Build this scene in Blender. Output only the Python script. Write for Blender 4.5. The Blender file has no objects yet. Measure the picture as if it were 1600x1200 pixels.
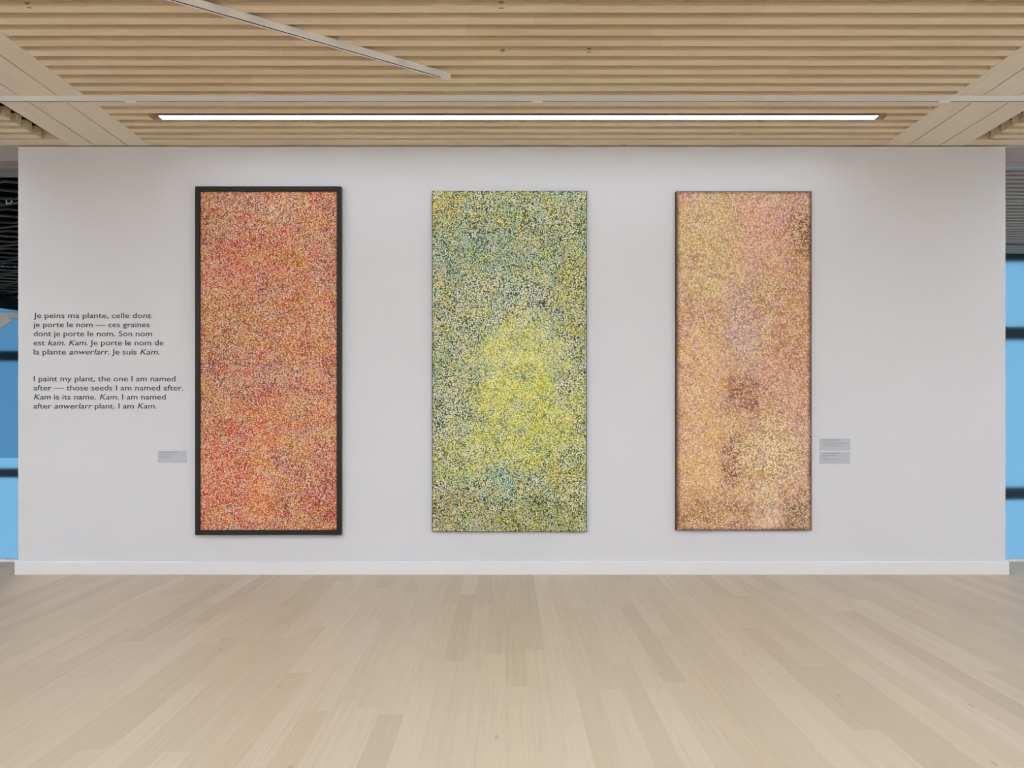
import bpy, bmesh, math, random
from mathutils import Vector, Matrix

random.seed(7)
SC = bpy.context.scene
COL = SC.collection

# ------------------------------------------------------------------ camera
F_PX = 1000.0            # focal length in pixels of the 1600 px wide frame
D = 6.024                # camera to wall
EYE = 1.5
cam_d = bpy.data.cameras.new('camera')
cam_d.sensor_width = 36.0
cam_d.lens = F_PX / 1600.0 * 36.0
cam_d.shift_x = 10.0 / 1600.0
cam_d.shift_y = 48.0 / 1600.0
cam_d.clip_end = 200
cam = bpy.data.objects.new('camera', cam_d)
cam.location = (0, -D, EYE)
cam.rotation_euler = (math.pi / 2, 0, 0)
COL.objects.link(cam)
SC.camera = cam

# ------------------------------------------------------------------ world, exposure
SC.view_settings.view_transform = 'Standard'
SC.view_settings.look = 'None'
SC.view_settings.gamma = 1.0
SC.view_settings.use_curve_mapping = False
SC.view_settings.exposure = 0.13
W = bpy.data.worlds.new('world')
SC.world = W
W.use_nodes = True
W.node_tree.nodes['Background'].inputs[0].default_value = (0.22, 0.51, 0.76, 1)
W.node_tree.nodes['Background'].inputs[1].default_value = 1.0

LAMP = 56.0              # radiance of the added, unseen ceiling lamps behind the camera
LAMP_WALL = 11.0          # the dimmed lamp next to the picture wall
LAMP_END = 30.0          # added, unseen side lamps in line with the picture wall lamp
LAMP_SOFFIT = 420.0      # added, unseen lamps that brighten the soffits outside the glass
LAMP_FAR = 120.0         # the added, unseen rows further back
LAMP_COL = (0.94, 1.02, 1.17)
LAMP_SIDE = 80.0         # added, unseen lamps in the ceiling panels outside the beams

# ------------------------------------------------------------------ helpers
def s2l(c):
    return tuple(((x / 255.0) / 12.92 if x / 255.0 <= 0.04045 else ((x / 255.0 + 0.055) / 1.055) ** 2.4) for x in c)

def rgba(c, k=1.0):
    return tuple(min(x * k, 1.0) for x in s2l(c)) + (1.0,)

class MB:
    """collects boxes, prisms and tubes, then links them as ONE mesh object"""
    def __init__(self):
        self.bm = bmesh.new()
    def box(self, x0, x1, y0, y1, z0, z1, rot=None):
        vs = [self.bm.verts.new(p) for p in ((x0, y0, z0), (x1, y0, z0), (x1, y1, z0), (x0, y1, z0),
                                             (x0, y0, z1), (x1, y0, z1), (x1, y1, z1), (x0, y1, z1))]
        for f in ((0, 3, 2, 1), (4, 5, 6, 7), (0, 1, 5, 4), (1, 2, 6, 5), (2, 3, 7, 6), (3, 0, 4, 7)):
            self.bm.faces.new([vs[i] for i in f])
        if rot is not None:
            bmesh.ops.transform(self.bm, matrix=rot, verts=vs)
        return self
    def prism(self, prof, x0, x1):
        """profile in (y, z), counter-clockwise seen from +x, extruded along x"""
        a = [self.bm.verts.new((x0, y, z)) for y, z in prof]
        b = [self.bm.verts.new((x1, y, z)) for y, z in prof]
        n = len(prof)
        for i in range(n):
            j = (i + 1) % n
            self.bm.faces.new((a[i], b[i], b[j], a[j]))
        self.bm.faces.new(a)
        self.bm.faces.new(list(reversed(b)))
        return self
    def tube(self, pts, r, n=8):
        rings = []
        for i, p in enumerate(pts):
            p = Vector(p)
            t = (Vector(pts[min(i + 1, len(pts) - 1)]) - Vector(pts[max(i - 1, 0)])).normalized()
            a = t.orthogonal().normalized(); b = t.cross(a)
            rings.append([self.bm.verts.new(p + (a * math.cos(k * 2 * math.pi / n) + b * math.sin(k * 2 * math.pi / n)) * r) for k in range(n)])
        for r0, r1 in zip(rings, rings[1:]):
            for k in range(n):
                self.bm.faces.new((r0[k], r0[(k + 1) % n], r1[(k + 1) % n], r1[k]))
        self.bm.faces.new(rings[0]); self.bm.faces.new(rings[-1])
        return self
    def build(self, name, mat, parent=None, bevel=0.0, origin=None, seg=2):
        bmesh.ops.recalc_face_normals(self.bm, faces=self.bm.faces)
        if origin is not None:
            bmesh.ops.translate(self.bm, verts=self.bm.verts, vec=-Vector(origin))
        me = bpy.data.meshes.new(name)
        self.bm.to_mesh(me); self.bm.free()
        for m in (mat if isinstance(mat, (list, tuple)) else [mat]):
            me.materials.append(m)
        o = bpy.data.objects.new(name, me)
        COL.objects.link(o)
        if origin is not None:
            o.location = origin
        if bevel:
            b = o.modifiers.new('bevel', 'BEVEL'); b.width = bevel; b.segments = seg; b.limit_method = 'ANGLE'
        if parent is not None:
            o.parent = parent
            o.matrix_parent_inverse = parent.matrix_world.inverted()
        return o

def empty(name, loc):
    o = bpy.data.objects.new(name, None)
    o.empty_display_size = 0.1
    o.location = loc
    o.matrix_world = Matrix.Translation(loc)
    COL.objects.link(o)
    return o

def tag(o, label=None, cat=None, group=None, kind=None):
    if label: o['label'] = label
    if cat: o['category'] = cat
    if group: o['group'] = group
    if kind: o['kind'] = kind
    return o

def structure(o, label=None):
    o['kind'] = 'structure'
    if label: o['label'] = label
    return o

# ------------------------------------------------------------------ node helper
class NT:
    def __init__(self, name, rough=0.5, spec=0.5):
        self.m = bpy.data.materials.new(name)
        self.m.use_nodes = True
        self.t = self.m.node_tree
        self.p = self.t.nodes['Principled BSDF']
        self.p.inputs['Roughness'].default_value = rough
        self.p.inputs['Specular IOR Level'].default_value = spec
        self._obj = None
    def n(self, typ, **kw):
        x = self.t.nodes.new(typ)
        for k, v in kw.items(): setattr(x, k, v)
        return x
    def put(self, sock, v):
        if hasattr(v, 'links') or isinstance(v, bpy.types.NodeSocket):
            self.t.links.new(v, sock)
        elif isinstance(v, (tuple, list)) and len(v) == 3 and sock.type == 'RGBA':
            sock.default_value = tuple(v) + (1.0,)
        else:
            sock.default_value = v
    def math(self, op, a, b=0.0, c=0.0, clamp=False):
        x = self.n('ShaderNodeMath', operation=op); x.use_clamp = clamp
        self.put(x.inputs[0], a); self.put(x.inputs[1], b); self.put(x.inputs[2], c)
        return x.outputs[0]
    def coord(self):
        if self._obj is None:
            tc = self.n('ShaderNodeTexCoord')
            s = self.n('ShaderNodeSeparateXYZ')
            self.t.links.new(tc.outputs['Object'], s.inputs[0])
            self._obj = (tc.outputs['Object'], s.outputs[0], s.outputs[1], s.outputs[2])
        return self._obj
    def vec(self, x, y, z):
        c = self.n('ShaderNodeCombineXYZ')
        self.put(c.inputs[0], x); self.put(c.inputs[1], y); self.put(c.inputs[2], z)
        return c.outputs[0]
    def white(self, v):
        w = self.n('ShaderNodeTexWhiteNoise', noise_dimensions='3D')
        self.put(w.inputs['Vector'], v)
        return w.outputs['Value']
    def noise(self, v, scale, detail=3.0, rough=0.55, dist=0.0):
        x = self.n('ShaderNodeTexNoise', noise_dimensions='3D')
        self.put(x.inputs['Vector'], v); self.put(x.inputs['Scale'], scale)
        self.put(x.inputs['Detail'], detail); self.put(x.inputs['Roughness'], rough); self.put(x.inputs['Distortion'], dist)
        return x.outputs['Fac']
    def voro(self, v, scale, rnd=1.0):
        x = self.n('ShaderNodeTexVoronoi', voronoi_dimensions='2D', feature='F1')
        self.put(x.inputs['Vector'], v); self.put(x.inputs['Scale'], scale); self.put(x.inputs['Randomness'], rnd)
        return x.outputs['Distance'], x.outputs['Color']
    def sep(self, c):
        s = self.n('ShaderNodeSeparateColor'); self.put(s.inputs[0], c)
        return s.outputs[0], s.outputs[1], s.outputs[2]
    def mix(self, f, a, b, blend='MIX'):
        x = self.n('ShaderNodeMix', data_type='RGBA', blend_type=blend)
        self.put(x.inputs[0], f); self.put(x.inputs[6], a); self.put(x.inputs[7], b)
        return x.outputs[2]
    def ramp(self, f, stops, interp='LINEAR'):
        x = self.n('ShaderNodeValToRGB')
        cr = x.color_ramp; cr.interpolation = interp
        while len(cr.elements) < len(stops): cr.elements.new(0.5)
        for e, (p, c) in zip(cr.elements, stops):
            e.position = p; e.color = tuple(c)[:3] + (1.0,)
        self.put(x.inputs[0], f)
        return x.outputs[0]
    def smooth(self, v, a, b, lo=0.0, hi=1.0):
        x = self.n('ShaderNodeMapRange', interpolation_type='SMOOTHSTEP')
        self.put(x.inputs[0], v); self.put(x.inputs[1], a); self.put(x.inputs[2], b)
        self.put(x.inputs[3], lo); self.put(x.inputs[4], hi)
        return x.outputs[0]
    def bump(self, h, strength, dist=0.002):
        b = self.n('ShaderNodeBump'); self.put(b.inputs['Height'], h)
        b.inputs['Strength'].default_value = strength; b.inputs['Distance'].default_value = dist
        self.t.links.new(b.outputs[0], self.p.inputs['Normal'])
    def color(self, c):
        self.put(self.p.inputs['Base Color'], c)

def plain(name, c, rough=0.6, spec=0.4, metal=0.0, var=0.03, scale=3.0):
    n = NT(name, rough, spec)
    n.p.inputs['Metallic'].default_value = metal
    f = n.noise(n.coord()[0], scale, 4)
    a = tuple(max(0.0, x * (1 - var)) for x in c); b = tuple(min(1.0, x * (1 + var)) for x in c)
    n.color(n.mix(f, a, b))
    return n.m

# ------------------------------------------------------------------ materials
PITCH = D * 0.0203
Y_K0 = -D * (1 - 0.670)          # far edge of slat 0
SLAT_W = 0.067

def slat_material(name='light spruce slats', shade_tone=None):
    n = NT(name, 0.62, 0.3)
    _, x, y, z = n.coord()
    row = n.math('FLOOR', n.math('DIVIDE', n.math('SUBTRACT', y, Y_K0 - 0.095), PITCH))
    r0 = n.white(n.vec(row, 3.3, 0.0))
    seg = n.math('FLOOR', n.math('ADD', n.math('MULTIPLY', x, 0.8), n.math('MULTIPLY', r0, 7.0)))
    tone = n.white(n.vec(row, seg, 1.7))
    tone2 = n.white(n.vec(seg, row, 8.1))
    base = n.ramp(tone, [(0.0, (0.78, 0.63, 0.44)), (0.35, (0.84, 0.69, 0.49)), (0.7, (0.86, 0.72, 0.525)), (1.0, (0.86, 0.69, 0.51))])
    base = n.mix(n.math('MULTIPLY', tone2, 0.22), base, (0.79, 0.66, 0.44))
    gv = n.vec(n.math('MULTIPLY', x, 1.6), n.math('ADD', n.math('MULTIPLY', y, 60.0), n.math('MULTIPLY', row, 5.0)), n.math('MULTIPLY', z, 60.0))
    g = n.noise(gv, 1.0, 5, 0.6)
    base = n.mix(n.smooth(g, 0.35, 0.75, 0.0, 0.22), base, (0.60, 0.43, 0.26))
    wide = n.noise(n.vec(n.math('MULTIPLY', x, 0.9), n.math('MULTIPLY', row, 3.1), 0.0), 1.0, 3)
    base = n.mix(n.smooth(wide, 0.55, 0.8, 0.0, 0.25), base, (0.70, 0.53, 0.34))
    d, c = n.voro(n.vec(n.math('MULTIPLY', x, 1.0), n.math('MULTIPLY', n.math('ADD', y, z), 2.4), 0.0), 1.7)
    pick = n.math('GREATER_THAN', n.sep(c)[0], 0.88)
    knot = n.math('MULTIPLY', n.smooth(d, 0.042, 0.012), pick)
    base = n.mix(n.math('MULTIPLY', knot, 0.75), base, (0.13, 0.07, 0.03))
    if shade_tone: base = n.mix(0.8, base, shade_tone)
    n.color(base)
    n.bump(g, 0.15, 0.001)
    return n.m

def beam_material(name, axis, c0, c1, c2, knots=True):
    n = NT(name, 0.6, 0.3)
    _, x, y, z = n.coord()
    a, b = (x, y) if axis == 'x' else (y, x)
    gv = n.vec(n.math('MULTIPLY', a, 0.7), n.math('MULTIPLY', b, 9.0), n.math('MULTIPLY', z, 9.0))
    w = n.noise(gv, 1.6, 6, 0.62, 0.4)
    base = n.ramp(w, [(0.25, c0), (0.5, c1), (0.75, c2)])
    fine = n.noise(n.vec(n.math('MULTIPLY', a, 3.0), n.math('MULTIPLY', b, 160.0), z), 1.0, 3)
    base = n.mix(n.smooth(fine, 0.4, 0.75, 0.0, 0.14), base, tuple(v * 0.6 for v in c0))
    if knots:
        d, c = n.voro(n.vec(n.math('MULTIPLY', a, 0.55), n.math('MULTIPLY', b, 1.6), 0.0), 2.6)
        pick = n.math('GREATER_THAN', n.sep(c)[1], 0.90)
        base = n.mix(n.math('MULTIPLY', n.math('MULTIPLY', n.smooth(d, 0.07, 0.02), pick), 0.5), base, (0.25, 0.16, 0.08))
    n.color(base)
    return n.m

def floor_material():
    n = NT('pale oak plank floor', 0.42, 0.35)
    _, x, y, z = n.coord()
    PW, PL = 0.127, 1.45
    xs = n.math('DIVIDE', x, PW)
    row = n.math('FLOOR', xs)
    off = n.math('MULTIPLY', n.white(n.vec(row, 0.5, 2.0)), 9.0)
    yl = n.math('ADD', n.math('DIVIDE', y, PL), off)
    seg = n.math('FLOOR', yl)
    t1 = n.white(n.vec(row, seg, 4.0)); t2 = n.white(n.vec(seg, row, 9.0))
    base = n.ramp(t1, [(0.0, (0.465, 0.382, 0.268)), (0.25, (0.510, 0.422, 0.300)), (0.6, (0.540, 0.450, 0.326)), (1.0, (0.575, 0.488, 0.362))])
    base = n.mix(n.math('MULTIPLY', t2, 0.25), base, (0.60, 0.49, 0.34))
    # grain: long streaks and cathedral rings
    sh = n.math('MULTIPLY', t1, 37.0)
    gx = n.math('ADD', n.math('MULTIPLY', x, 42.0), sh)
    g = n.noise(n.vec(gx, n.math('MULTIPLY', y, 1.3), sh), 1.0, 5, 0.62, 0.3)
    base = n.mix(n.smooth(g, 0.45, 0.78, 0.0, 0.34), base, (0.43, 0.335, 0.235))
    w = n.n('ShaderNodeTexWave', wave_type='BANDS', bands_direction='X', wave_profile='SIN')
    n.put(w.inputs['Vector'], n.vec(n.math('ADD', n.math('MULTIPLY', x, 7.0), sh), n.math('MULTIPLY', y, 0.55), 0.0))
    w.inputs['Scale'].default_value = 2.2; w.inputs['Distortion'].default_value = 6.0
    w.inputs['Detail'].default_value = 3.0; w.inputs['Detail Scale'].default_value = 1.3
    sel = n.smooth(t2, 0.45, 0.8)
    base = n.mix(n.math('MULTIPLY', n.smooth(w.outputs['Fac'], 0.62, 1.0, 0.0, 0.26), sel), base, (0.40, 0.32, 0.24))
    light = n.noise(n.vec(n.math('MULTIPLY', x, 70.0), n.math('MULTIPLY', y, 2.2), 7.0), 1.0, 3)
    base = n.mix(n.smooth(light, 0.55, 0.8, 0.0, 0.20), base, (0.71, 0.62, 0.48))
    d, c = n.voro(n.vec(n.math('MULTIPLY', x, 2.2), y, 0.0), 1.5)
    pick = n.math('GREATER_THAN', n.sep(c)[0], 0.84)
    base = n.mix(n.math('MULTIPLY', n.math('MULTIPLY', n.smooth(d, 0.05, 0.01), pick), 0.45), base, (0.25, 0.18, 0.12))
    # joints
    fx = n.math('ABSOLUTE', n.math('SUBTRACT', n.math('FRACT', xs), 0.5))
    fy = n.math('ABSOLUTE', n.math('SUBTRACT', n.math('FRACT', yl), 0.5))
    jx = n.smooth(fx, 0.490, 0.499); jy = n.smooth(fy, 0.4985, 0.4997)
    j = n.math('MAXIMUM', jx, jy)
    base = n.mix(n.math('MULTIPLY', j, 0.22), base, (0.36, 0.28, 0.20))
    n.color(base)
    n.put(n.p.inputs['Roughness'], n.smooth(g, 0.2, 0.8, 0.36, 0.5))
    return n.m

M_SLAT = slat_material()
M_SLAT_OUT = slat_material('grey brown slats with painted shade', (0.38, 0.285, 0.235))  # same slat wood, with the dimmer light outside mixed into its colour
M_BEAM = beam_material('pale timber boards', 'y', (0.77, 0.665, 0.52), (0.82, 0.72, 0.575), (0.85, 0.755, 0.615))
M_EDGE = beam_material('pale timber edge board', 'x', (0.74, 0.60, 0.43), (0.79, 0.65, 0.48), (0.82, 0.69, 0.52))
M_FLOOR = floor_material()
M_WALL = plain('matt white wall paint', (0.73, 0.74, 0.766), 0.85, 0.2, var=0.006, scale=1.2)
M_BASE = plain('satin white baseboard paint', (0.82, 0.82, 0.835), 0.45, 0.4, var=0.004)
M_TRACK = plain('white powder coated metal', (0.87, 0.865, 0.865), 0.45, 0.4, var=0.004)
M_DARKSLOT = plain('dark track slot and gap shade', (0.02, 0.018, 0.016), 0.8, 0.1)
M_ALU = plain('grey aluminium lamp housing', (0.30, 0.29, 0.27), 0.5, 0.4, var=0.01)
M_PLENUM = plain('dark ceiling void', (0.10, 0.085, 0.07), 0.9, 0.1)
M_BLACK = plain('black painted metal', (0.006, 0.006, 0.006), 0.6, 0.1)
M_VOID = plain('black void', (0.003, 0.0025, 0.002), 0.95, 0.0)
M_MESH = plain('dark grey mesh steel', (0.12, 0.11, 0.10), 0.6, 0.2, var=0.2, scale=9)
M_FRAME = plain('near black picture frame', (0.018, 0.017, 0.015), 0.45, 0.35, var=0.3, scale=30)
M_TEXT = plain('charcoal vinyl lettering', (0.055, 0.053, 0.055), 0.7, 0.2)
M_LABEL = plain('pale blue grey label card', (0.54, 0.56, 0.61), 0.6, 0.3, var=0.01)
M_PRINT = plain('grey printed lines', (0.30, 0.30, 0.32), 0.7, 0.2)
M_SILL = plain('white window sill', (0.85, 0.86, 0.88), 0.5, 0.4, var=0.004)
M_CONC = plain('grey concrete', (0.30, 0.29, 0.28), 0.85, 0.2, var=0.1)
M_ROOM = plain('off white room paint', (0.87, 0.865, 0.85), 0.9, 0.2, var=0.006)
M_LILAC = plain('lilac grey soffit board', (0.46, 0.385, 0.365), 0.7, 0.3, var=0.03)
M_BEIGE = plain('weathered beige soffit board', (0.50, 0.45, 0.375), 0.7, 0.3, var=0.05)
M_TAUPE = plain('taupe soffit board', (0.36, 0.28, 0.21), 0.7, 0.3, var=0.05)
M_STRUT = plain('beige painted strut', (0.78, 0.72, 0.66), 0.6, 0.3, var=0.04)

def emitter(name, strength, col=LAMP_COL):
    n = NT(name, 0.5, 0.2)
    n.color((0.9, 0.9, 0.9))
    n.put(n.p.inputs['Emission Color'], col)
    n.p.inputs['Emission Strength'].default_value = strength
    return n.m
M_LAMP = emitter('added lamp diffuser', LAMP)
M_LAMPS = emitter('added side lamp diffuser', LAMP_SIDE)
M_LAMPF = emitter('added far lamp diffuser', LAMP_FAR)
M_LAMPE = emitter('added end lamp diffuser', LAMP_END)
M_LAMPO = emitter('added soffit lamp diffuser', LAMP_SOFFIT, (1.0, 0.74, 0.50))
M_LAMPW = emitter('dimmed lamp diffuser', LAMP_WALL)

def clear_glass():
    m = bpy.data.materials.new('clear window glass'); m.use_nodes = True
    t = m.node_tree; t.nodes.remove(t.nodes['Principled BSDF'])
    tr = t.nodes.new('ShaderNodeBsdfTransparent'); tr.inputs[0].default_value = (0.96, 0.98, 1.0, 1)
    gl = t.nodes.new('ShaderNodeBsdfGlossy'); gl.inputs['Roughness'].default_value = 0.02
    fr = t.nodes.new('ShaderNodeFresnel'); fr.inputs[0].default_value = 1.06
    mx = t.nodes.new('ShaderNodeMixShader')
    t.links.new(fr.outputs[0], mx.inputs[0]); t.links.new(tr.outputs[0], mx.inputs[1]); t.links.new(gl.outputs[0], mx.inputs[2])
    t.links.new(mx.outputs[0], t.nodes['Material Output'].inputs[0])
    return m
M_GLASS = clear_glass()

def frosted(name, col):
    n = NT(name, 0.45, 0.0)
    n.color(col)
    n.p.inputs['Transmission Weight'].default_value = 1.0
    n.p.inputs['IOR'].default_value = 1.3
    f = n.noise(n.coord()[0], 0.5, 2)
    n.color(n.mix(f, tuple(c * 0.9 for c in col), tuple(min(1, c * 1.08) for c in col)))
    return n.m
M_BLUE_DEEP = frosted('deep blue frosted glass', (0.37, 0.495, 0.585))
M_BLUE_PALE = frosted('pale blue frosted glass', (0.90, 0.93, 0.97))

# ------------------------------------------------------------------ dotted canvases
def canvas_material(name, w, h, palette, zones, dots, edge, gain=1.18, seed=0.0, blotch=2.2, mottle=None, ragged=3.4, mixin=0.25):
    """palette: (ground, dot) colour pairs over broad noise patches; zones: (u, v, ru, rv, ground, dot, strength);
    dots: (scale, radius, density, accents, share); mottle: (scale, ground, dot, amount) flecks inside the zones"""
    n = NT(name, 0.6, 0.3)
    _, x, y, z = n.coord()
    u = n.math('ADD', n.math('DIVIDE', x, w), 0.5)
    v = n.math('ADD', n.math('DIVIDE', z, h), 0.5)
    ps = n.vec(n.math('ADD', x, seed), n.math('MULTIPLY', n.math('ADD', z, seed), 1.25), 3.0)
    nb = n.smooth(n.noise(ps, blotch, 7, 0.66, 0.6), 0.30, 0.70)
    nw = n.math('SUBTRACT', n.noise(n.vec(x, z, 5.0 + seed), 5.0, 8, 0.74), 0.5)
    G = lambda c: rgba(c, gain)[:3]
    k = len(palette) - 1
    ground = n.ramp(nb, [(i / k, G(c[0])) for i, c in enumerate(palette)])
    dotc = n.ramp(nb, [(i / k, G(c[1])) for i, c in enumerate(palette)])
    for (u0, v0, ru, rv, gc, dc, st) in zones:
        du = n.math('DIVIDE', n.math('SUBTRACT', u, u0), ru)
        dv = n.math('DIVIDE', n.math('SUBTRACT', v, v0), rv)
        r = n.math('SQRT', n.math('ADD', n.math('MULTIPLY', du, du), n.math('MULTIPLY', dv, dv)))
        r = n.math('ADD', r, n.math('MULTIPLY', nw, ragged))
        mk = n.smooth(r, 1.25, 0.5, 0.0, st)
        ground = n.mix(mk, ground, G(gc)); dotc = n.mix(mk, dotc, G(dc))
    for i, (msc, gc, dc, am) in enumerate(mottle or []):
        f = n.smooth(n.noise(n.vec(n.math('ADD', x, 3.3 * i), z, 21.0 + 4.0 * i + seed), msc, 5, 0.7), 0.50, 0.66, 0.0, am)
        if gc: ground = n.mix(f, ground, G(gc))
        if dc: dotc = n.mix(f, dotc, G(dc))
    gv = n.noise(n.vec(x, z, 1.0), 34.0, 5, 0.7)
    ground = n.mix(n.smooth(gv, 0.45, 0.68, 0.0, mixin), ground, dotc)
    col = ground
    height = None
    wx = n.math('MULTIPLY', n.math('SUBTRACT', n.noise(n.vec(x, z, 31.0), 4.0, 2), 0.5), 0.05)
    wz = n.math('MULTIPLY', n.math('SUBTRACT', n.noise(n.vec(x, z, 47.0), 4.0, 2), 0.5), 0.05)
    for i, (sc, rad, dens, accents, share) in enumerate(dots):
        ca, sa = math.cos(0.55 + 0.9 * i), math.sin(0.55 + 0.9 * i)
        px, pz = n.math('ADD', n.math('ADD', x, wx), 0.37 * i + seed), n.math('ADD', n.math('ADD', z, wz), 0.61 * i)
        wob = n.vec(n.math('SUBTRACT', n.math('MULTIPLY', px, ca), n.math('MULTIPLY', pz, sa)),
                    n.math('ADD', n.math('MULTIPLY', px, sa), n.math('MULTIPLY', pz, ca)), 0.0)
        d, c = n.voro(wob, sc, 0.72)
        a, b, e = n.sep(c)
        jit = n.math('MULTIPLY', n.math('SUBTRACT', b, 0.5), 0.16)
        m = n.smooth(d, n.math('ADD', rad + 0.04, jit), n.math('ADD', rad - 0.07, jit))
        local = n.noise(n.vec(x, z, 11.0 * i + 2.0 + seed), 5.0, 6, 0.68)
        on = n.math('LESS_THAN', a, n.smooth(local, 0.32, 0.68, dens * 0.55, min(1.0, dens * 1.35)))
        m = n.math('MULTIPLY', m, on)
        ka = len(accents)
        acc = n.ramp(e, [(q / ka, G(cc)) for q, cc in enumerate(accents)], 'CONSTANT')
        dc = n.mix(n.math('MULTIPLY', n.math('LESS_THAN', b, share), 0.85), dotc, acc)
        dc = n.mix(n.math('MULTIPLY', n.math('SUBTRACT', e, 0.35), 0.7, clamp=True), dc, (1.0, 0.97, 0.9))
        col = n.mix(m, col, dc)
        height = m if height is None else n.math('MAXIMUM', height, m)
    # rubbed paint along the canvas border
    if edge is not None:
        eu = n.math('SUBTRACT', 0.5, n.math('ABSOLUTE', n.math('SUBTRACT', u, 0.5)))
        ev = n.math('SUBTRACT', 0.5, n.math('ABSOLUTE', n.math('SUBTRACT', v, 0.5)))
        em = n.math('MINIMUM', n.math('MULTIPLY', eu, w), n.math('MULTIPLY', ev, h))
        em = n.math('ADD', em, n.math('MULTIPLY', nw, edge[1] * 1.2))
        col = n.mix(n.smooth(em, edge[1], 0.0, 0.0, edge[2]), col, G(edge[0]))
    n.color(col)
    n.bump(height, 0.2, 0.0015)
    return n.m

M_PAINT_RED = canvas_material('red and orange dotted paint', 1.283, 3.20, gain=1.06,
    palette=[((120, 62, 58), (206, 140, 112)), ((152, 62, 46), (222, 146, 112)), ((172, 78, 52), (230, 160, 116)),
             ((164, 100, 46), (226, 172, 100)), ((126, 78, 76), (214, 164, 132)), ((160, 66, 52), (220, 142, 120))],
    zones=[(0.20, 0.92, 0.35, 0.08, (120, 76, 58), (206, 156, 114), 0.7),
           (0.62, 0.93, 0.30, 0.08, (140, 90, 60), (238, 208, 172), 0.75),
           (0.35, 0.78, 0.45, 0.10, (168, 52, 44), (230, 136, 108), 0.6),
           (0.15, 0.60, 0.34, 0.10, (118, 80, 52), (214, 172, 96), 0.75),
           (0.72, 0.60, 0.34, 0.11, (168, 88, 52), (234, 174, 116), 0.6),
           (0.35, 0.46, 0.38, 0.07, (106, 68, 82), (206, 156, 128), 0.7),
           (0.12, 0.36, 0.26, 0.09, (150, 84, 50), (222, 160, 88), 0.6),
           (0.25, 0.15, 0.32, 0.17, (182, 52, 38), (232, 136, 100), 0.85),
           (0.46, 0.14, 0.11, 0.18, (206, 114, 46), (240, 166, 90), 0.8),
           (0.80, 0.10, 0.30, 0.15, (132, 38, 30), (208, 108, 82), 0.85)],
    mottle=[(3.2, (112, 62, 56), (226, 182, 140), 0.5), (5.5, (186, 54, 38), (228, 112, 84), 0.65), (4.4, (172, 116, 50), (232, 182, 92), 0.65),
            (9.0, (110, 76, 96), (236, 206, 172), 0.6), (14.0, (176, 62, 48), (230, 140, 110), 0.5), (17.0, (196, 130, 48), (236, 176, 84), 0.5)],
    dots=[(74.0, 0.42, 0.85, [(184, 56, 46), (146, 92, 104), (226, 146, 54), (112, 56, 40), (214, 112, 58)], 0.45),
          (58.0, 0.36, 0.95, [(246, 222, 190), (234, 160, 128), (230, 142, 58), (226, 150, 66), (198, 76, 72), (170, 100, 120)], 0.42)],
    edge=None, seed=1.3)
M_PAINT_GREEN = canvas_material('green and yellow dotted paint', 1.458, 3.205, gain=1.06,
    palette=[((36, 54, 46), (186, 200, 142)), ((54, 70, 38), (202, 206, 112)), ((32, 56, 58), (172, 204, 190)),
             ((78, 78, 40), (214, 204, 130)), ((34, 48, 54), (218, 224, 200)), ((50, 72, 42), (196, 204, 104))],
    zones=[(0.06, 0.93, 0.14, 0.08, (100, 92, 36), (226, 200, 70), 0.75),
           (0.30, 0.82, 0.50, 0.08, (44, 84, 80), (150, 188, 166), 0.65),
           (0.45, 0.66, 0.34, 0.10, (48, 62, 66), (226, 230, 214), 0.8),
           (0.18, 0.60, 0.22, 0.08, (42, 52, 58), (216, 214, 176), 0.7),
           (0.92, 0.70, 0.14, 0.12, (88, 88, 40), (218, 200, 80), 0.65),
           (0.56, 0.47, 0.32, 0.17, (204, 204, 96), (240, 236, 140), 0.92),
           (0.60, 0.33, 0.38, 0.16, (170, 172, 52), (232, 226, 84), 0.8),
           (0.42, 0.25, 0.44, 0.12, (156, 160, 62), (230, 226, 108), 0.75),
           (0.10, 0.36, 0.18, 0.10, (46, 54, 58), (214, 216, 190), 0.7),
           (0.85, 0.17, 0.25, 0.05, (104, 114, 44), (218, 192, 76), 0.6),
           (0.42, 0.14, 0.16, 0.06, (42, 86, 84), (166, 206, 202), 0.75),
           (0.20, 0.05, 0.30, 0.09, (66, 56, 28), (186, 164, 100), 0.9),
           (0.72, 0.04, 0.28, 0.09, (50, 64, 22), (146, 148, 56), 0.9)],
    mottle=[(3.4, (30, 50, 46), (178, 198, 140), 0.6), (5.0, (70, 86, 36), (224, 214, 92), 0.65), (4.1, (52, 92, 84), (176, 206, 186), 0.55),
            (9.0, (36, 50, 54), (234, 236, 216), 0.6), (13.0, (120, 122, 44), (230, 216, 84), 0.55), (17.0, (60, 104, 84), (190, 212, 150), 0.45)],
    dots=[(78.0, 0.44, 0.85, [(66, 120, 104), (198, 190, 52), (112, 140, 66), (60, 84, 56), (170, 172, 70)], 0.40),
          (60.0, 0.36, 0.98, [(238, 240, 226), (230, 206, 44), (196, 204, 96), (150, 180, 92), (234, 218, 76), (128, 178, 168)], 0.42)],
    edge=((34, 40, 44), 0.018, 0.9), seed=4.2, blotch=2.6)
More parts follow.
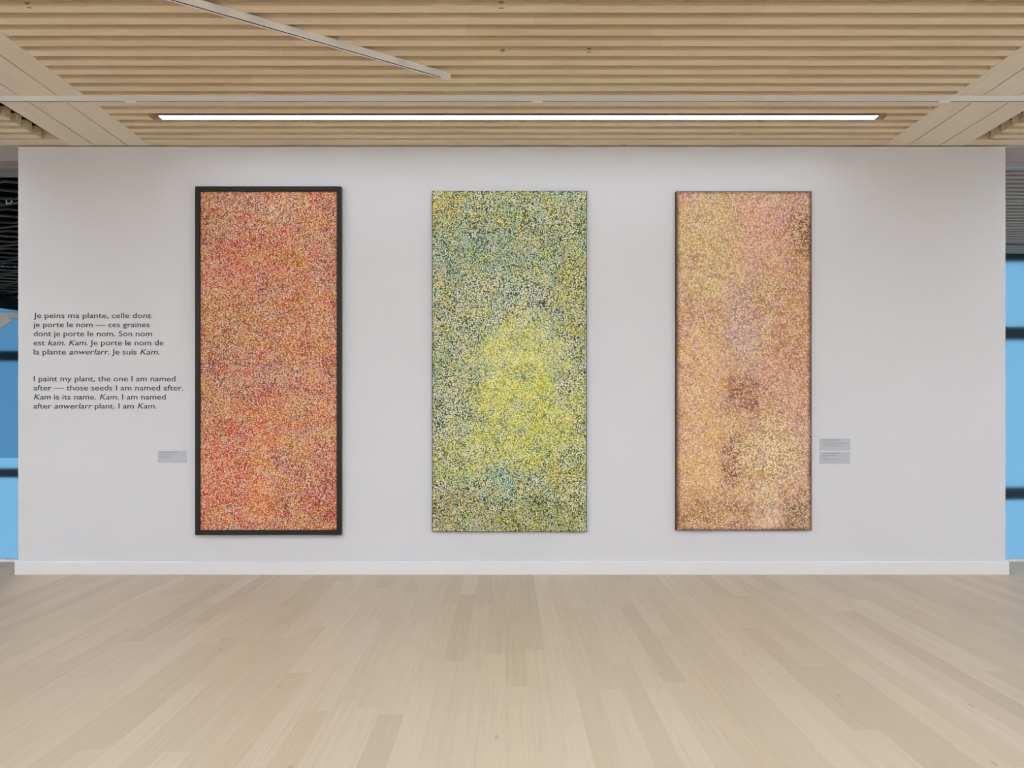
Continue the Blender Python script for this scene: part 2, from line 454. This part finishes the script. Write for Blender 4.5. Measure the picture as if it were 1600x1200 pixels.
M_PAINT_PEACH = canvas_material('peach and ochre dotted paint', 1.268, 3.19,
    palette=[((190, 148, 96), (218, 178, 122)), ((196, 144, 108), (220, 172, 140)), ((184, 150, 84), (218, 188, 116)),
             ((190, 132, 102), (222, 168, 138)), ((178, 136, 122), (216, 180, 160)), ((208, 158, 102), (228, 184, 130))],
    zones=[(0.22, 0.82, 0.32, 0.19, (200, 176, 108), (226, 204, 140), 0.8),
           (0.66, 0.85, 0.25, 0.12, (206, 136, 118), (230, 168, 152), 0.85),
           (0.93, 0.88, 0.13, 0.08, (92, 52, 38), (214, 170, 120), 0.95),
           (0.72, 0.70, 0.24, 0.06, (150, 118, 66), (214, 182, 110), 0.7),
           (0.48, 0.60, 0.16, 0.13, (174, 138, 142), (212, 174, 178), 0.7),
           (0.90, 0.58, 0.22, 0.24, (176, 112, 74), (208, 146, 104), 0.75),
           (0.80, 0.42, 0.25, 0.08, (204, 142, 116), (218, 162, 136), 0.65),
           (0.18, 0.45, 0.27, 0.15, (218, 170, 116), (234, 190, 136), 0.8),
           (0.50, 0.40, 0.17, 0.06, (120, 62, 40), (188, 116, 82), 0.9),
           (0.20, 0.22, 0.27, 0.17, (216, 168, 104), (230, 186, 124), 0.85),
           (0.42, 0.20, 0.09, 0.09, (100, 54, 36), (206, 160, 118), 0.95),
           (0.68, 0.21, 0.24, 0.12, (170, 138, 72), (242, 220, 170), 0.9),
           (0.64, 0.07, 0.16, 0.07, (210, 184, 144), (228, 206, 170), 0.7),
           (0.25, 0.04, 0.35, 0.06, (150, 104, 52), (200, 152, 86), 0.85),
           (0.92, 0.07, 0.14, 0.08, (92, 70, 44), (186, 154, 110), 0.95)],
    mottle=[(3.0, (214, 170, 114), (236, 202, 150), 0.35), (5.5, (150, 102, 70), (206, 152, 120), 0.6), (4.0, (206, 172, 104), (228, 202, 134), 0.4),
            (8.0, (182, 138, 136), (218, 178, 172), 0.5), (12.0, (220, 184, 130), (240, 212, 166), 0.5), (18.0, (140, 96, 66), (196, 150, 110), 0.5)],
    dots=[(62.0, 0.46, 0.70, [(170, 116, 80), (212, 168, 88), (196, 152, 156), (220, 162, 140)], 0.30),
          (44.0, 0.34, 0.55, [(242, 216, 168), (228, 166, 152), (140, 94, 70), (238, 212, 164), (212, 176, 180), (218, 188, 96)], 0.40),
          (80.0, 0.27, 0.38, [(96, 60, 44), (124, 88, 64), (150, 96, 100)], 0.85)],
    edge=((84, 52, 30), 0.05, 0.85), gain=1.12, seed=8.9, blotch=2.2, mixin=0.4)
M_EDGE_NAVY = plain('dark slate canvas edge', (0.035, 0.04, 0.048), 0.7, 0.2, var=0.2, scale=12)
M_EDGE_BROWN = plain('dark umber canvas edge', (0.07, 0.04, 0.022), 0.7, 0.2, var=0.3, scale=12)

# ================================================================== the setting
HC = 4.035               # underside of the slats
WALL_L, WALL_R = (28 - 790) / 166.0, (1571.5 - 790) / 166.0
WALL_TOP = EYE + 419.4 / 166.0
X0, X1, YB = -9.6, 9.6, -12.6
Y_EDGE = 0.52

structure(MB().box(X0, X1, YB, Y_EDGE, -0.30, 0.0).build('floor', M_FLOOR), 'pale oak plank floor running towards the picture wall')
structure(MB().box(WALL_L, WALL_R, 0.0, 0.22, 0.0, WALL_TOP).build('wall_back', M_WALL, bevel=0.006, seg=3), 'white freestanding exhibition wall carrying the three paintings')
bb = MB()
h, t = 0.118, 0.018
prof = [(-t, 0.0), (0.0, 0.0), (0.0, h), (-t + 0.004, h), (-t, h - 0.004)]
bb.prism(prof, WALL_L - t, WALL_R + t)
bb.box(WALL_L - t, WALL_L, 0.0, 0.22, 0.0, h); bb.box(WALL_R, WALL_R + t, 0.0, 0.22, 0.0, h)
structure(bb.build('baseboard_back', M_BASE), 'white baseboard along the foot of the exhibition wall')
structure(MB().box(X0 - 0.1, X0, YB, Y_EDGE, -0.3, HC + 0.5).build('wall_left', M_ROOM))
structure(MB().box(X1, X1 + 0.1, YB, Y_EDGE, -0.3, HC + 0.5).build('wall_right', M_ROOM))
structure(MB().box(X0 - 0.1, X1 + 0.1, YB - 0.1, YB, -0.3, HC + 0.5).build('wall_front', M_ROOM))
structure(MB().box(X0 - 0.1, X1 + 0.1, YB - 0.1, 0.9, HC + 0.36, HC + 0.5).build('ceiling', M_PLENUM), 'dark ceiling void above the timber slats')

# timber edge boards over the wall and outside the beams
BL = (-4.10, -3.866, -3.560, -3.345)
BR = (3.556, 3.790, 4.085, 4.320)
structure(MB().box(BL[3], BR[0], -0.122, 0.0, HC, HC + 0.12).build('trim_1', M_EDGE, bevel=0.003), 'pale timber edge board above the middle of the picture wall')
structure(MB().box(X0, BL[0], -0.122, 0.0, HC, HC + 0.12).build('trim_2', M_EDGE, bevel=0.003))
structure(MB().box(BR[3], X1, -0.122, 0.0, HC, HC + 0.12).build('trim_3', M_EDGE, bevel=0.003))

# boards over the window line behind the ends of the wall
tl = 4
for (xa, xb, ya, yb, m) in ((-3.195, 3.295, 0.004, 0.215, M_EDGE), (X0, -3.2, 0.004, 0.070, M_BEIGE), (X0, -3.2, 0.078, 0.180, M_BEIGE), (X0, -3.2, 0.184, 0.376, M_BEIGE),
                            (X0, -3.2, 0.390, 0.625, M_TAUPE), (X0, -3.2, 0.640, 0.815, M_TAUPE),
                            (3.3, X1, 0.004, 0.070, M_BEIGE), (3.3, X1, 0.080, 0.375, M_LILAC), (3.3, X1, 0.388, 0.620, M_LILAC)):
    structure(MB().box(xa, xb, ya, yb, HC + 0.0005, HC + 0.08).build('trim_%d' % tl, m, bevel=0.003)); tl += 1

# clear glazing at the floor edge, left and right of the wall
for nm, xa, xb, lab in (('window_1', X0, -3.2, 'clear window wall behind the end of the white wall beside the text'),
                        ('window_2', 3.3, X1, 'clear window wall behind the end of the white wall beside the peach painting')):
    wr = structure(empty(nm, ((xa + xb) / 2, 0.53, 0.0)), lab)
    MB().box(xa, xb, 0.530, 0.536, 0.02, HC).build('pane', M_GLASS, wr)
    MB().box(xa, xb, 0.50, 0.56, 0.0, 0.022).build('sill', M_SILL, wr, bevel=0.003)

# the neighbouring blue glass facades behind the windows
def facade(nm, xa, xb, y, zlow, zs, split, label):
    wr = structure(empty(nm, ((xa + xb) / 2, y, zlow)), label)
    MB().box(xa, xb, y, y + 0.01, split, HC).build('pane', M_BLUE_DEEP if xa < 0 else M_BLUE_PALE, wr)
    MB().box(xa, xb, y, y + 0.01, zlow, split - 0.004).build('pane', M_BLUE_PALE, wr)
    for z, hh in zs:
        MB().box(xa, xb, y + 0.14, y + 0.24, z - hh, z + hh).build('transom', M_BLACK, wr, bevel=0.02)
YL, YR = D * 1.25, D * 0.67
facade('window_3', -17.0, -4.0, YL, -2.6, ((2.76, 0.11), (0.25, 0.10)), 0.585, 'deep blue glass facade far behind the text end of the wall')
facade('window_4', 3.6, 14.0, YR, -2.6, ((2.80, 0.105), (0.24, 0.10), (4.06, 0.11)), 0.83, 'pale blue glass facade behind the peach painting end of the wall')
structure(MB().box(-4.0, 3.6, YR, YR + 0.1, -2.6, HC + 0.5).build('wall_rear', M_CONC))
structure(MB().box(-4.1, -4.0, YR, YL, -2.6, HC + 0.5).build('wall_side', M_CONC))
structure(MB().box(-17.0, -3.2, Y_EDGE + 0.05, YL + 0.3, -2.0, -1.75).build('floor_lower', M_CONC))
structure(MB().box(3.3, 14.0, Y_EDGE + 0.05, YR + 0.3, -1.2, -0.95).build('floor_added_bounce', M_ROOM))  # pale floor added to bounce lamp light up onto the soffit
structure(MB().box(-17.0, -3.2, 0.82, YL + 0.2, HC + 0.30, HC + 0.40).build('ceiling_left', M_VOID))
structure(MB().box(-17.0, -3.9, YL + 0.02, YL + 0.10, HC - 0.05, HC + 0.40).build('trim_20', M_BLACK))
structure(MB().box(3.3, 14.0, 0.90, YR + 0.2, HC + 0.30, HC + 0.40).build('ceiling_right', M_PLENUM))

# ================================================================== timber ceiling things
LAMP_K = {12: (-3.03, 3.24), -15: (-3.03, 3.24), -42: (-3.03, 3.24), -69: (-3.03, 3.24)}
SIDE_L, SIDE_R = (-9.2, -5.1), (5.3, 9.2)
CUT_L = {k: (-9.3, -5.0) for k in (12, -15, -42, -69)}
CUT_R = {k: (5.2, 9.3) for k in (12, -15, -42, -69)}
def slats(name, xa, xb, k0, k1, label, cat, cuts=None, y0=Y_K0, mat=None):
    b = MB()
    for k in range(k0, k1):
        yf = y0 + k * PITCH
        if yf - SLAT_W < YB + 0.02: continue
        spans = [(xa, xb)]
        if cuts and k in cuts:
            spans = [(xa, cuts[k][0]), (cuts[k][1], xb)]
        for a, c in spans:
            b.box(a, c, yf - SLAT_W, yf, HC, HC + 0.086)
    o = b.build(name, mat or M_SLAT, origin=None)
    return tag(o, label, cat, 'slatted timber ceiling panels')
slats('slatted_ceiling_panel', BL[3] - 0.0, BR[0] + 0.0, -87, 16, 'wide slatted pale timber ceiling panel between the two ceiling beams', 'ceiling panel', LAMP_K)
slats('slatted_ceiling_panel', X0, -4.255, -87, 16, 'slatted timber ceiling panel outside the beam above the wall text', 'ceiling panel', CUT_L)
slats('slatted_ceiling_panel', 4.450, X1, -87, 16, 'slatted timber ceiling panel outside the beam above the peach painting end', 'ceiling panel', CUT_R)
slats('slatted_ceiling_panel', 3.3, 14.0, 0, 28, 'slatted timber soffit seen through the glass beside the peach painting end', 'ceiling panel', None, 0.620 + SLAT_W + 0.045, M_SLAT_OUT)
tag(MB().box(3.3, 14.0, 3.455, 3.485, HC - 0.022, HC - 0.0005).build('soffit_rail', plain('blue grey metal', (0.16, 0.17, 0.20), 0.5, 0.4), bevel=0.002),
    'thin blue grey rail under the slatted soffit seen through the glass', 'rail')

def beam(xs, label):
    r = tag(empty('ceiling_beam', ((xs[0] + xs[3]) / 2, -6.3, HC)), label, 'beam', 'three-board timber ceiling beams')
    g = 0.004
    for a, b in ((xs[0], xs[1] - g), (xs[1] + g, xs[2] - g), (xs[2] + g, xs[3])):
        MB().box(a, b, YB + 0.01, 0.0, HC - 0.002, HC + 0.26).build('board', M_BEAM, r, bevel=0.002)
    for gx in xs[1:3]:
        MB().box(gx - g + 0.0004, gx + g - 0.0004, YB + 0.012, -0.002, HC + 0.003, HC + 0.255).build('groove_shade', M_DARKSLOT, r)  # dark fill standing in for the shade between the boards
    MB().box(xs[1] - 0.02, xs[2] + 0.02, YB + 0.01, -0.001, HC + 0.26, HC + 0.30).build('backing', M_PLENUM, r)
    return r
beam(BL, 'wide pale timber ceiling beam of three boards, above the red painting end')
beam(BR, 'wide pale timber ceiling beam of three boards, above the peach painting end')

# linear lamps let into the slats; side lamps and rows after the first are added
def linear_light(k, label, mat, xa=-2.947, xb=3.165):
    yc = Y_K0 + k * PITCH - SLAT_W / 2 - 0.018 + 0.015
    y0, y1 = yc - 0.036, yc + 0.036
    r = tag(empty('linear_ceiling_light', ((xa + xb) / 2, yc, HC)), label, 'ceiling light')
    hs = MB()
    hs.box(xa - 0.006, xb + 0.006, y0 - 0.006, y0, HC + 0.002, HC + 0.085)
    hs.box(xa - 0.006, xb + 0.006, y1, y1 + 0.006, HC + 0.002, HC + 0.085)
    hs.box(xa - 0.006, xa, y0, y1, HC + 0.002, HC + 0.085)
    hs.box(xb, xb + 0.006, y0, y1, HC + 0.002, HC + 0.085)
    hs.box(xa - 0.006, xb + 0.006, y0 - 0.006, y1 + 0.006, HC + 0.085, HC + 0.092)
    hs.build('housing', M_ALU, r)
    MB().box(xa, xb, y0, y1, HC + 0.004, HC + 0.016).build('diffuser', mat, r)
linear_light(12, 'long white linear light let into the slatted ceiling beside the picture wall', M_LAMPW)
linear_light(-15, 'added unseen linear light in the slatted ceiling, second row from the picture wall', M_LAMP)  # this row and those behind it are out of view, added for light
linear_light(-42, 'added unseen linear light in the slatted ceiling, third row from the picture wall', M_LAMPF)
linear_light(-69, 'added unseen linear light in the slatted ceiling, fourth row from the picture wall', M_LAMPF)

for k, nm in ((12, 'first'), (-15, 'second'), (-42, 'third'), (-69, 'fourth')):  # side lamps added out of view to spread the light wider
    linear_light(k, 'added unseen linear light in the ceiling panel outside the beam by the wall text, %s row' % nm, M_LAMPE if k == 12 else M_LAMPS, *SIDE_L)
    linear_light(k, 'added unseen linear light in the ceiling panel outside the beam by the peach painting, %s row' % nm, M_LAMPE if k == 12 else M_LAMPS, *SIDE_R)

def added_soffit_lamp(xa, xb, y, label):  # lamps added out of view to brighten soffits, boards and strut
    r = tag(empty('added_soffit_light', ((xa + xb) / 2, y, HC)), label, 'ceiling light')
    MB().box(xa - 0.01, xb + 0.01, y - 0.05, y + 0.05, HC - 0.045, HC - 0.002).build('housing', M_ALU, r)
    MB().box(xa - 0.01, xb + 0.01, y - 0.062, y - 0.0505, HC - 0.34, HC - 0.002).build('added_light_blocker', M_ALU, r)  # sheet added to keep this lamp's light off the room floor
    MB().box(xa, xb, y - 0.04, y + 0.04, HC - 0.05, HC - 0.045).build('diffuser', M_LAMPO, r)
added_soffit_lamp(3.5, 5.3, 2.2, 'added linear soffit light hidden behind the peach painting end of the wall')
added_soffit_lamp(-5.6, -4.0, 2.3, 'added linear soffit light hidden behind the text end of the wall')
added_soffit_lamp(-8.2, -5.6, 5.2, 'added unseen linear soffit light near the blue facade behind the text end of the wall')

# lighting tracks under the slats
def track(length, joints, caps, label, loc, ang):
    """built along +x from the origin, slot facing down"""
    r = tag(empty('lighting_track', (0, 0, 0)), label, 'lighting track', 'white lighting tracks')
    w2, hh, s2, sd = 0.018, 0.042, 0.0062, 0.022
    prof = [(-w2, 0), (-w2, -hh), (-s2, -hh), (-s2, -hh + sd), (s2, -hh + sd), (s2, -hh), (w2, -hh), (w2, 0)]
    MB().prism(prof, 0, length).build('rail', M_TRACK, r)
    MB().box(0.002, length - 0.002, -s2 + 0.0005, s2 - 0.0005, -hh + 0.0012, -hh + sd - 0.0005).build('slot', M_DARKSLOT, r)
    for x in joints:
        MB().box(x - 0.042, x + 0.042, -w2 - 0.001, w2 + 0.001, -hh - 0.002, -hh + 0.006).build('connector', M_TRACK, r, bevel=0.001)
    for x in caps:
        MB().box(min(x, length - 0.07), x + 0.004, -w2 - 0.001, w2 + 0.001, -hh - 0.001, 0.0).build('end_cap', M_TRACK, r, bevel=0.002)
    r.location = loc; r.rotation_euler = (0, 0, ang)
    return r
dT = (HC - 0.042 - EYE) * 166 / 489.0
yT = -D * (1 - dT)
sT = dT / 166.0
jx = [(p - 790) * sT for p in (204, 840, 1476)]
track(X1 - X0 - 0.1, [j - (X0 + 0.05) for j in jx], [], 'white lighting track running parallel to the picture wall, full width', (X0 + 0.05, yT, HC - 0.0005), 0)
def onplane(px, py, z):
    d = (z - EYE) * 166.0 / (648.0 - py)
    return ((px - 790) * d / 166.0, -D * (1 - d))
e1 = onplane(702, 124.5, HC - 0.042); e0 = onplane(273, 1.2, HC - 0.042)
ang = math.atan2(e1[1] - e0[1], e1[0] - e0[0])
LT = 5.6
track(LT, [LT - 1.98], [LT], 'white lighting track cutting diagonally across the slats and ending mid-ceiling',
      (e1[0] - LT * math.cos(ang), e1[1] - LT * math.sin(ang), HC - 0.0005), ang)

# ================================================================== paintings
def at(px, py, y=0.0):
    k = (D + y) / F_PX
    return ((px - 790) * k, EYE + (648 - py) * k)

def painting(px0, py0, px1, py1, depth, mat, edge_mat, label, frame=None):
    yf = -depth
    xa, zt = at(px0, py0, yf); xb, zb = at(px1, py1, yf)
    cx, cz = (xa + xb) / 2, (zt + zb) / 2
    r = tag(empty('painting', (cx, -0.001, zb)), label, 'painting')
    if frame:
        f = frame
        fm = MB()
        fm.box(xa, xb, yf, -0.001, zt - f, zt); fm.box(xa, xb, yf, -0.001, zb, zb + f)
        fm.box(xa, xa + f, yf, -0.001, zb + f, zt - f); fm.box(xb - f, xb, yf, -0.001, zb + f, zt - f)
        fm.build('frame', M_FRAME, r, bevel=0.003)
        xa += f + 0.002; xb -= f + 0.002; zt -= f + 0.002; zb += f + 0.002
        yf += 0.018
        cx, cz = (xa + xb) / 2, (zt + zb) / 2
    MB().box(xa, xb, yf, yf + 0.004, zb, zt).build('canvas', mat, r, origin=(cx, yf, cz))
    MB().box(xa + 0.0005, xb - 0.0005, yf + 0.004, -0.001, zb + 0.0005, zt - 0.0005).build('stretcher', edge_mat, r)
    if not frame:
        e = MB(); g = 0.004
        e.box(xa - g, xa, yf + 0.001, -0.001, zb - g, zt + g); e.box(xb, xb + g, yf + 0.001, -0.001, zb - g, zt + g)
        e.box(xa, xb, yf + 0.001, -0.001, zt, zt + g); e.box(xa, xb, yf + 0.001, -0.001, zb - g, zb)
        e.build('edge', edge_mat, r)
    return r
painting(304.5, 291, 533, 836, 0.052, M_PAINT_RED, M_EDGE_BROWN, 'tall red and orange dotted abstract painting in a black frame', frame=0.043)
painting(675.8, 299, 916.2, 830.2, 0.035, M_PAINT_GREEN, M_EDGE_NAVY, 'tall unframed green and yellow dotted abstract painting, middle of the wall')
painting(1057, 299.6, 1267.5, 828.2, 0.035, M_PAINT_PEACH, M_EDGE_BROWN, 'tall unframed peach, ochre and pink dotted abstract painting')

# ================================================================== wall labels
def label_card(px0, py0, px1, py1, lines, label):
    xa, zt = at(px0, py0, -0.006); xb, zb = at(px1, py1, -0.006)
    r = tag(empty('wall_label', ((xa + xb) / 2, -0.001, zb)), label, 'label', 'picture labels')
    MB().box(xa, xb, -0.006, -0.0005, zb, zt).build('card', M_LABEL, r, bevel=0.001)
    b = MB()
    for (fy, f0, f1, th) in lines:
        z = zt + (zb - zt) * fy
        x = xa + (xb - xa) * f0; xe = xa + (xb - xa) * f1
        rr = random.Random(int(fy * 1000))
        while x < xe - 0.004:
            w = min(rr.uniform(0.010, 0.034), xe - x)
            b.box(x, x + w, -0.0066, -0.0058, z - th / 2, z + th / 2)
            x += w + 0.004
    b.build('printed_lines', M_PRINT, r)
label_card(246.3, 704.5, 291, 723, [(0.12, 0.05, 0.70, 0.006), (0.29, 0.05, 0.58, 0.004), (0.45, 0.05, 0.52, 0.004), (0.60, 0.05, 0.44, 0.004)],
           'small grey label between the wall text and the red painting')
label_card(1281.5, 685.4, 1328.6, 703.6, [(0.12, 0.09, 0.66, 0.006), (0.26, 0.09, 0.58, 0.004), (0.40, 0.09, 0.92, 0.005), (0.56, 0.09, 0.48, 0.004), (0.62, 0.30, 0.76, 0.003)],
           'small grey label beside the peach painting, upper of two')
label_card(1281.5, 706.3, 1328.6, 724.6, [(0.10, 0.09, 0.65, 0.007), (0.28, 0.09, 0.56, 0.005), (0.40, 0.09, 0.28, 0.004), (0.58, 0.09, 0.62, 0.003), (0.66, 0.09, 0.62, 0.003)],
           'small grey label beside the peach painting, lower of two')

# ================================================================== wall lettering
def text_mesh(body, shear):
    cu = bpy.data.curves.new('t', 'FONT')
    cu.body = body; cu.size = 1.0; cu.shear = shear; cu.extrude = 0.004; cu.resolution_u = 3; cu.offset = 0.004
    o = bpy.data.objects.new('t', cu); COL.objects.link(o)
    dg = bpy.context.evaluated_depsgraph_get()
    me = bpy.data.meshes.new_from_object(o.evaluated_get(dg))
    bpy.data.objects.remove(o); bpy.data.curves.remove(cu)
    return me
def width(me):
    xs = [v.co.x for v in me.vertices]
    return max(xs) - min(xs)
W_BAR = width(text_mesh('||', 0))
def advance(s):
    me = text_mesh('|' + s + '|', 0); w = width(me) - W_BAR
    bpy.data.meshes.remove(me)
    return w
def text_line(segs, px0, px1, pbase, parent, cap_px=8.7):
    """one line: every word is a mesh of its own under the line"""
    words, x = [], 0.0
    for s, it in segs:
        pos = 0
        for i, wd in enumerate(s.split(' ')):
            if wd:
                xo = x + (advance(s[:pos]) if pos else 0.0)
                me = text_mesh(wd, 0.22 if it else 0.0)
                me.transform(Matrix.Translation((xo, 0, 0)))
                glue = i == 0 and words and x > 0
                if glue: words[-1].append(me)
                else: words.append([me])
            elif i == 0 and words:
                words.append([])
            pos += len(wd) + 1
        if s.endswith(' '): words.append([])
        x += advance(s)
    words = [w for w in words if w]
    xs = [v.co.x for w in words for me in w for v in me.vertices]
    x0, x1 = min(xs), max(xs)
    k = D / F_PX
    sx = (px1 - px0) * k / (x1 - x0)
    sz = cap_px * k / 0.727
    ox, oz = at(px0, pbase)
    ln = empty('text_line', (ox, -0.0007, oz))
    ln.parent = parent; ln.matrix_parent_inverse = parent.matrix_world.inverted()
    for w in words:
        bm = bmesh.new()
        for me in w:
            bm.from_mesh(me); bpy.data.meshes.remove(me)
        for v in bm.verts:
            c = v.co.copy()
            v.co = ((c.x - x0) * sx + ox, -0.0007 - (c.z + 0.004) * 0.1, c.y * sz + oz)
        bmesh.ops.recalc_face_normals(bm, faces=bm.faces)
        me = bpy.data.meshes.new('word'); bm.to_mesh(me); bm.free()
        me.materials.append(M_TEXT)
        o = bpy.data.objects.new('word', me); COL.objects.link(o)
        o.parent = ln; o.matrix_parent_inverse = Matrix.Translation((ox, -0.0007, oz)).inverted()
def paragraph(lines, label):
    px, pb = lines[-1][1], lines[-1][3]
    x, z = at(px, pb)
    r = tag(empty('wall_text', (x, -0.001, z)), label, 'wall text')
    for segs, a, b, base in lines:
        text_line(segs, a, b, base, r)
R, I = False, True
paragraph([([('Je peins ma plante, celle dont', R)], 52.6, 236.2, 497.0),
           ([('je porte le nom \u2014 ces graines', R)], 52.0, 233.6, 511.2),
           ([('dont je porte le nom. Son nom', R)], 52.6, 237.6, 525.4),
           ([('est ', R), ('kam', I), ('. ', R), ('Kam', I), ('. Je porte le nom de', R)], 52.6, 255.6, 539.6),
           ([('la plante ', R), ('anwerlarr', I), ('. Je suis ', R), ('Kam.', I)], 52.6, 249.4, 553.8)],
          'French paragraph of dark lettering on the white wall, upper text')
paragraph([([('I paint my plant, the one I am named', R)], 52.8, 274.2, 595.8),
           ([('after \u2014 those seeds I am named after.', R)], 52.4, 286.4, 610.0),
           ([('Kam', I), (' is its name. ', R), ('Kam', I), ('. I am named', R)], 53.0, 259.0, 624.2),
           ([('after ', R), ('anwerlarr', I), (' plant. I am ', R), ('Kam.', I)], 52.4, 244.4, 638.4)],
          'English paragraph of dark lettering on the white wall, lower text')

# ================================================================== things behind the left window
def mesh_ceiling():
    b = MB()
    rows = 28; py = 0.235; px = 0.36
    for r in range(rows):
        yc = 0.90 + py * (r + 0.5)
        for i in range(int((17.0 - 4.4) / px)):
            xa = -17.0 + i * px
            s = 1 if (i + r) % 2 == 0 else -1
            p0 = Vector((xa, yc - s * 0.055, 0)); p1 = Vector((xa + px, yc + s * 0.055, 0))
            q = (p1 - p0).normalized(); nrm = Vector((-q.y, q.x, 0)) * 0.009
            zl, zh = HC + 0.002, HC + 0.03
            vs = [b.bm.verts.new((c.x, c.y, z)) for z, off in ((zl, 0.0), (zh, 0.014)) for c in (p0 - nrm + Vector((0, off, 0)), p1 - nrm + Vector((0, off, 0)), p1 + nrm + Vector((0, off, 0)), p0 + nrm + Vector((0, off, 0)))]
            for f in ((0, 1, 2, 3), (4, 7, 6, 5), (0, 4, 5, 1), (1, 5, 6, 2), (2, 6, 7, 3), (3, 7, 4, 0)):
                b.bm.faces.new([vs[j] for j in f])
    return b
tag(mesh_ceiling().build('mesh_ceiling', M_MESH), 'black expanded metal mesh ceiling behind the left window strip', 'mesh ceiling')

k = D * 1.28 / F_PX
hx, hz = (13 - 790) * k, EYE + (648 - 311) * k
pts = []
for i in range(15):
    a = math.radians(-200 + i * 18)
    pts.append((hx + 0.034 * math.cos(a), 0.28 * D + 0.01, hz - 0.010 + 0.040 * math.sin(a)))
pts = [(pts[0][0] + 0.004, pts[0][1], HC)] + pts
tag(MB().tube(pts, 0.0045).build('cable_loop', M_STRUT), 'pale cable loop hanging from the dark mesh ceiling', 'cable')

kk = D * 2.245 / F_PX
def atd(px, py): return ((px - 790) * kk, EYE + (648 - py) * kk)
ra = atd(-200, 493); rb = atd(120, 493)
yS = D * 1.245 - 0.06
rt = tag(empty('roof_strut', (ra[0], yS, ra[1])), 'beige horizontal strut with a diagonal brace behind the left window', 'strut')
MB().box(ra[0], rb[0], yS - 0.05, yS + 0.05, ra[1] - 0.068, ra[1] + 0.068).build('rail', M_STRUT, rt, bevel=0.01)
p0 = Vector(atd(17, 497)); p1 = Vector(atd(-90, 575)); q = (p1 - p0); L = q.length
an = math.atan2(q.y, q.x)
MB().box(0, L, -0.04, 0.04, -0.085, 0.085, rot=Matrix.Translation((p0.x, yS, p0.y)) @ Matrix.Rotation(-an, 4, 'Y')).build('diagonal_brace', M_STRUT, rt, bevel=0.01)
b0 = Vector(atd(0, 474))
tag(MB().box(-5.0, 3.5, -0.06, 0.05, -0.11, 0.14, rot=Matrix.Translation((b0.x, yS - 0.16, b0.y)) @ Matrix.Rotation(0.14, 4, 'Y')).build('roof_beam', M_BLACK, bevel=0.01),
    'black sloping roof beam at the far end of the dark mesh ceiling', 'roof beam')
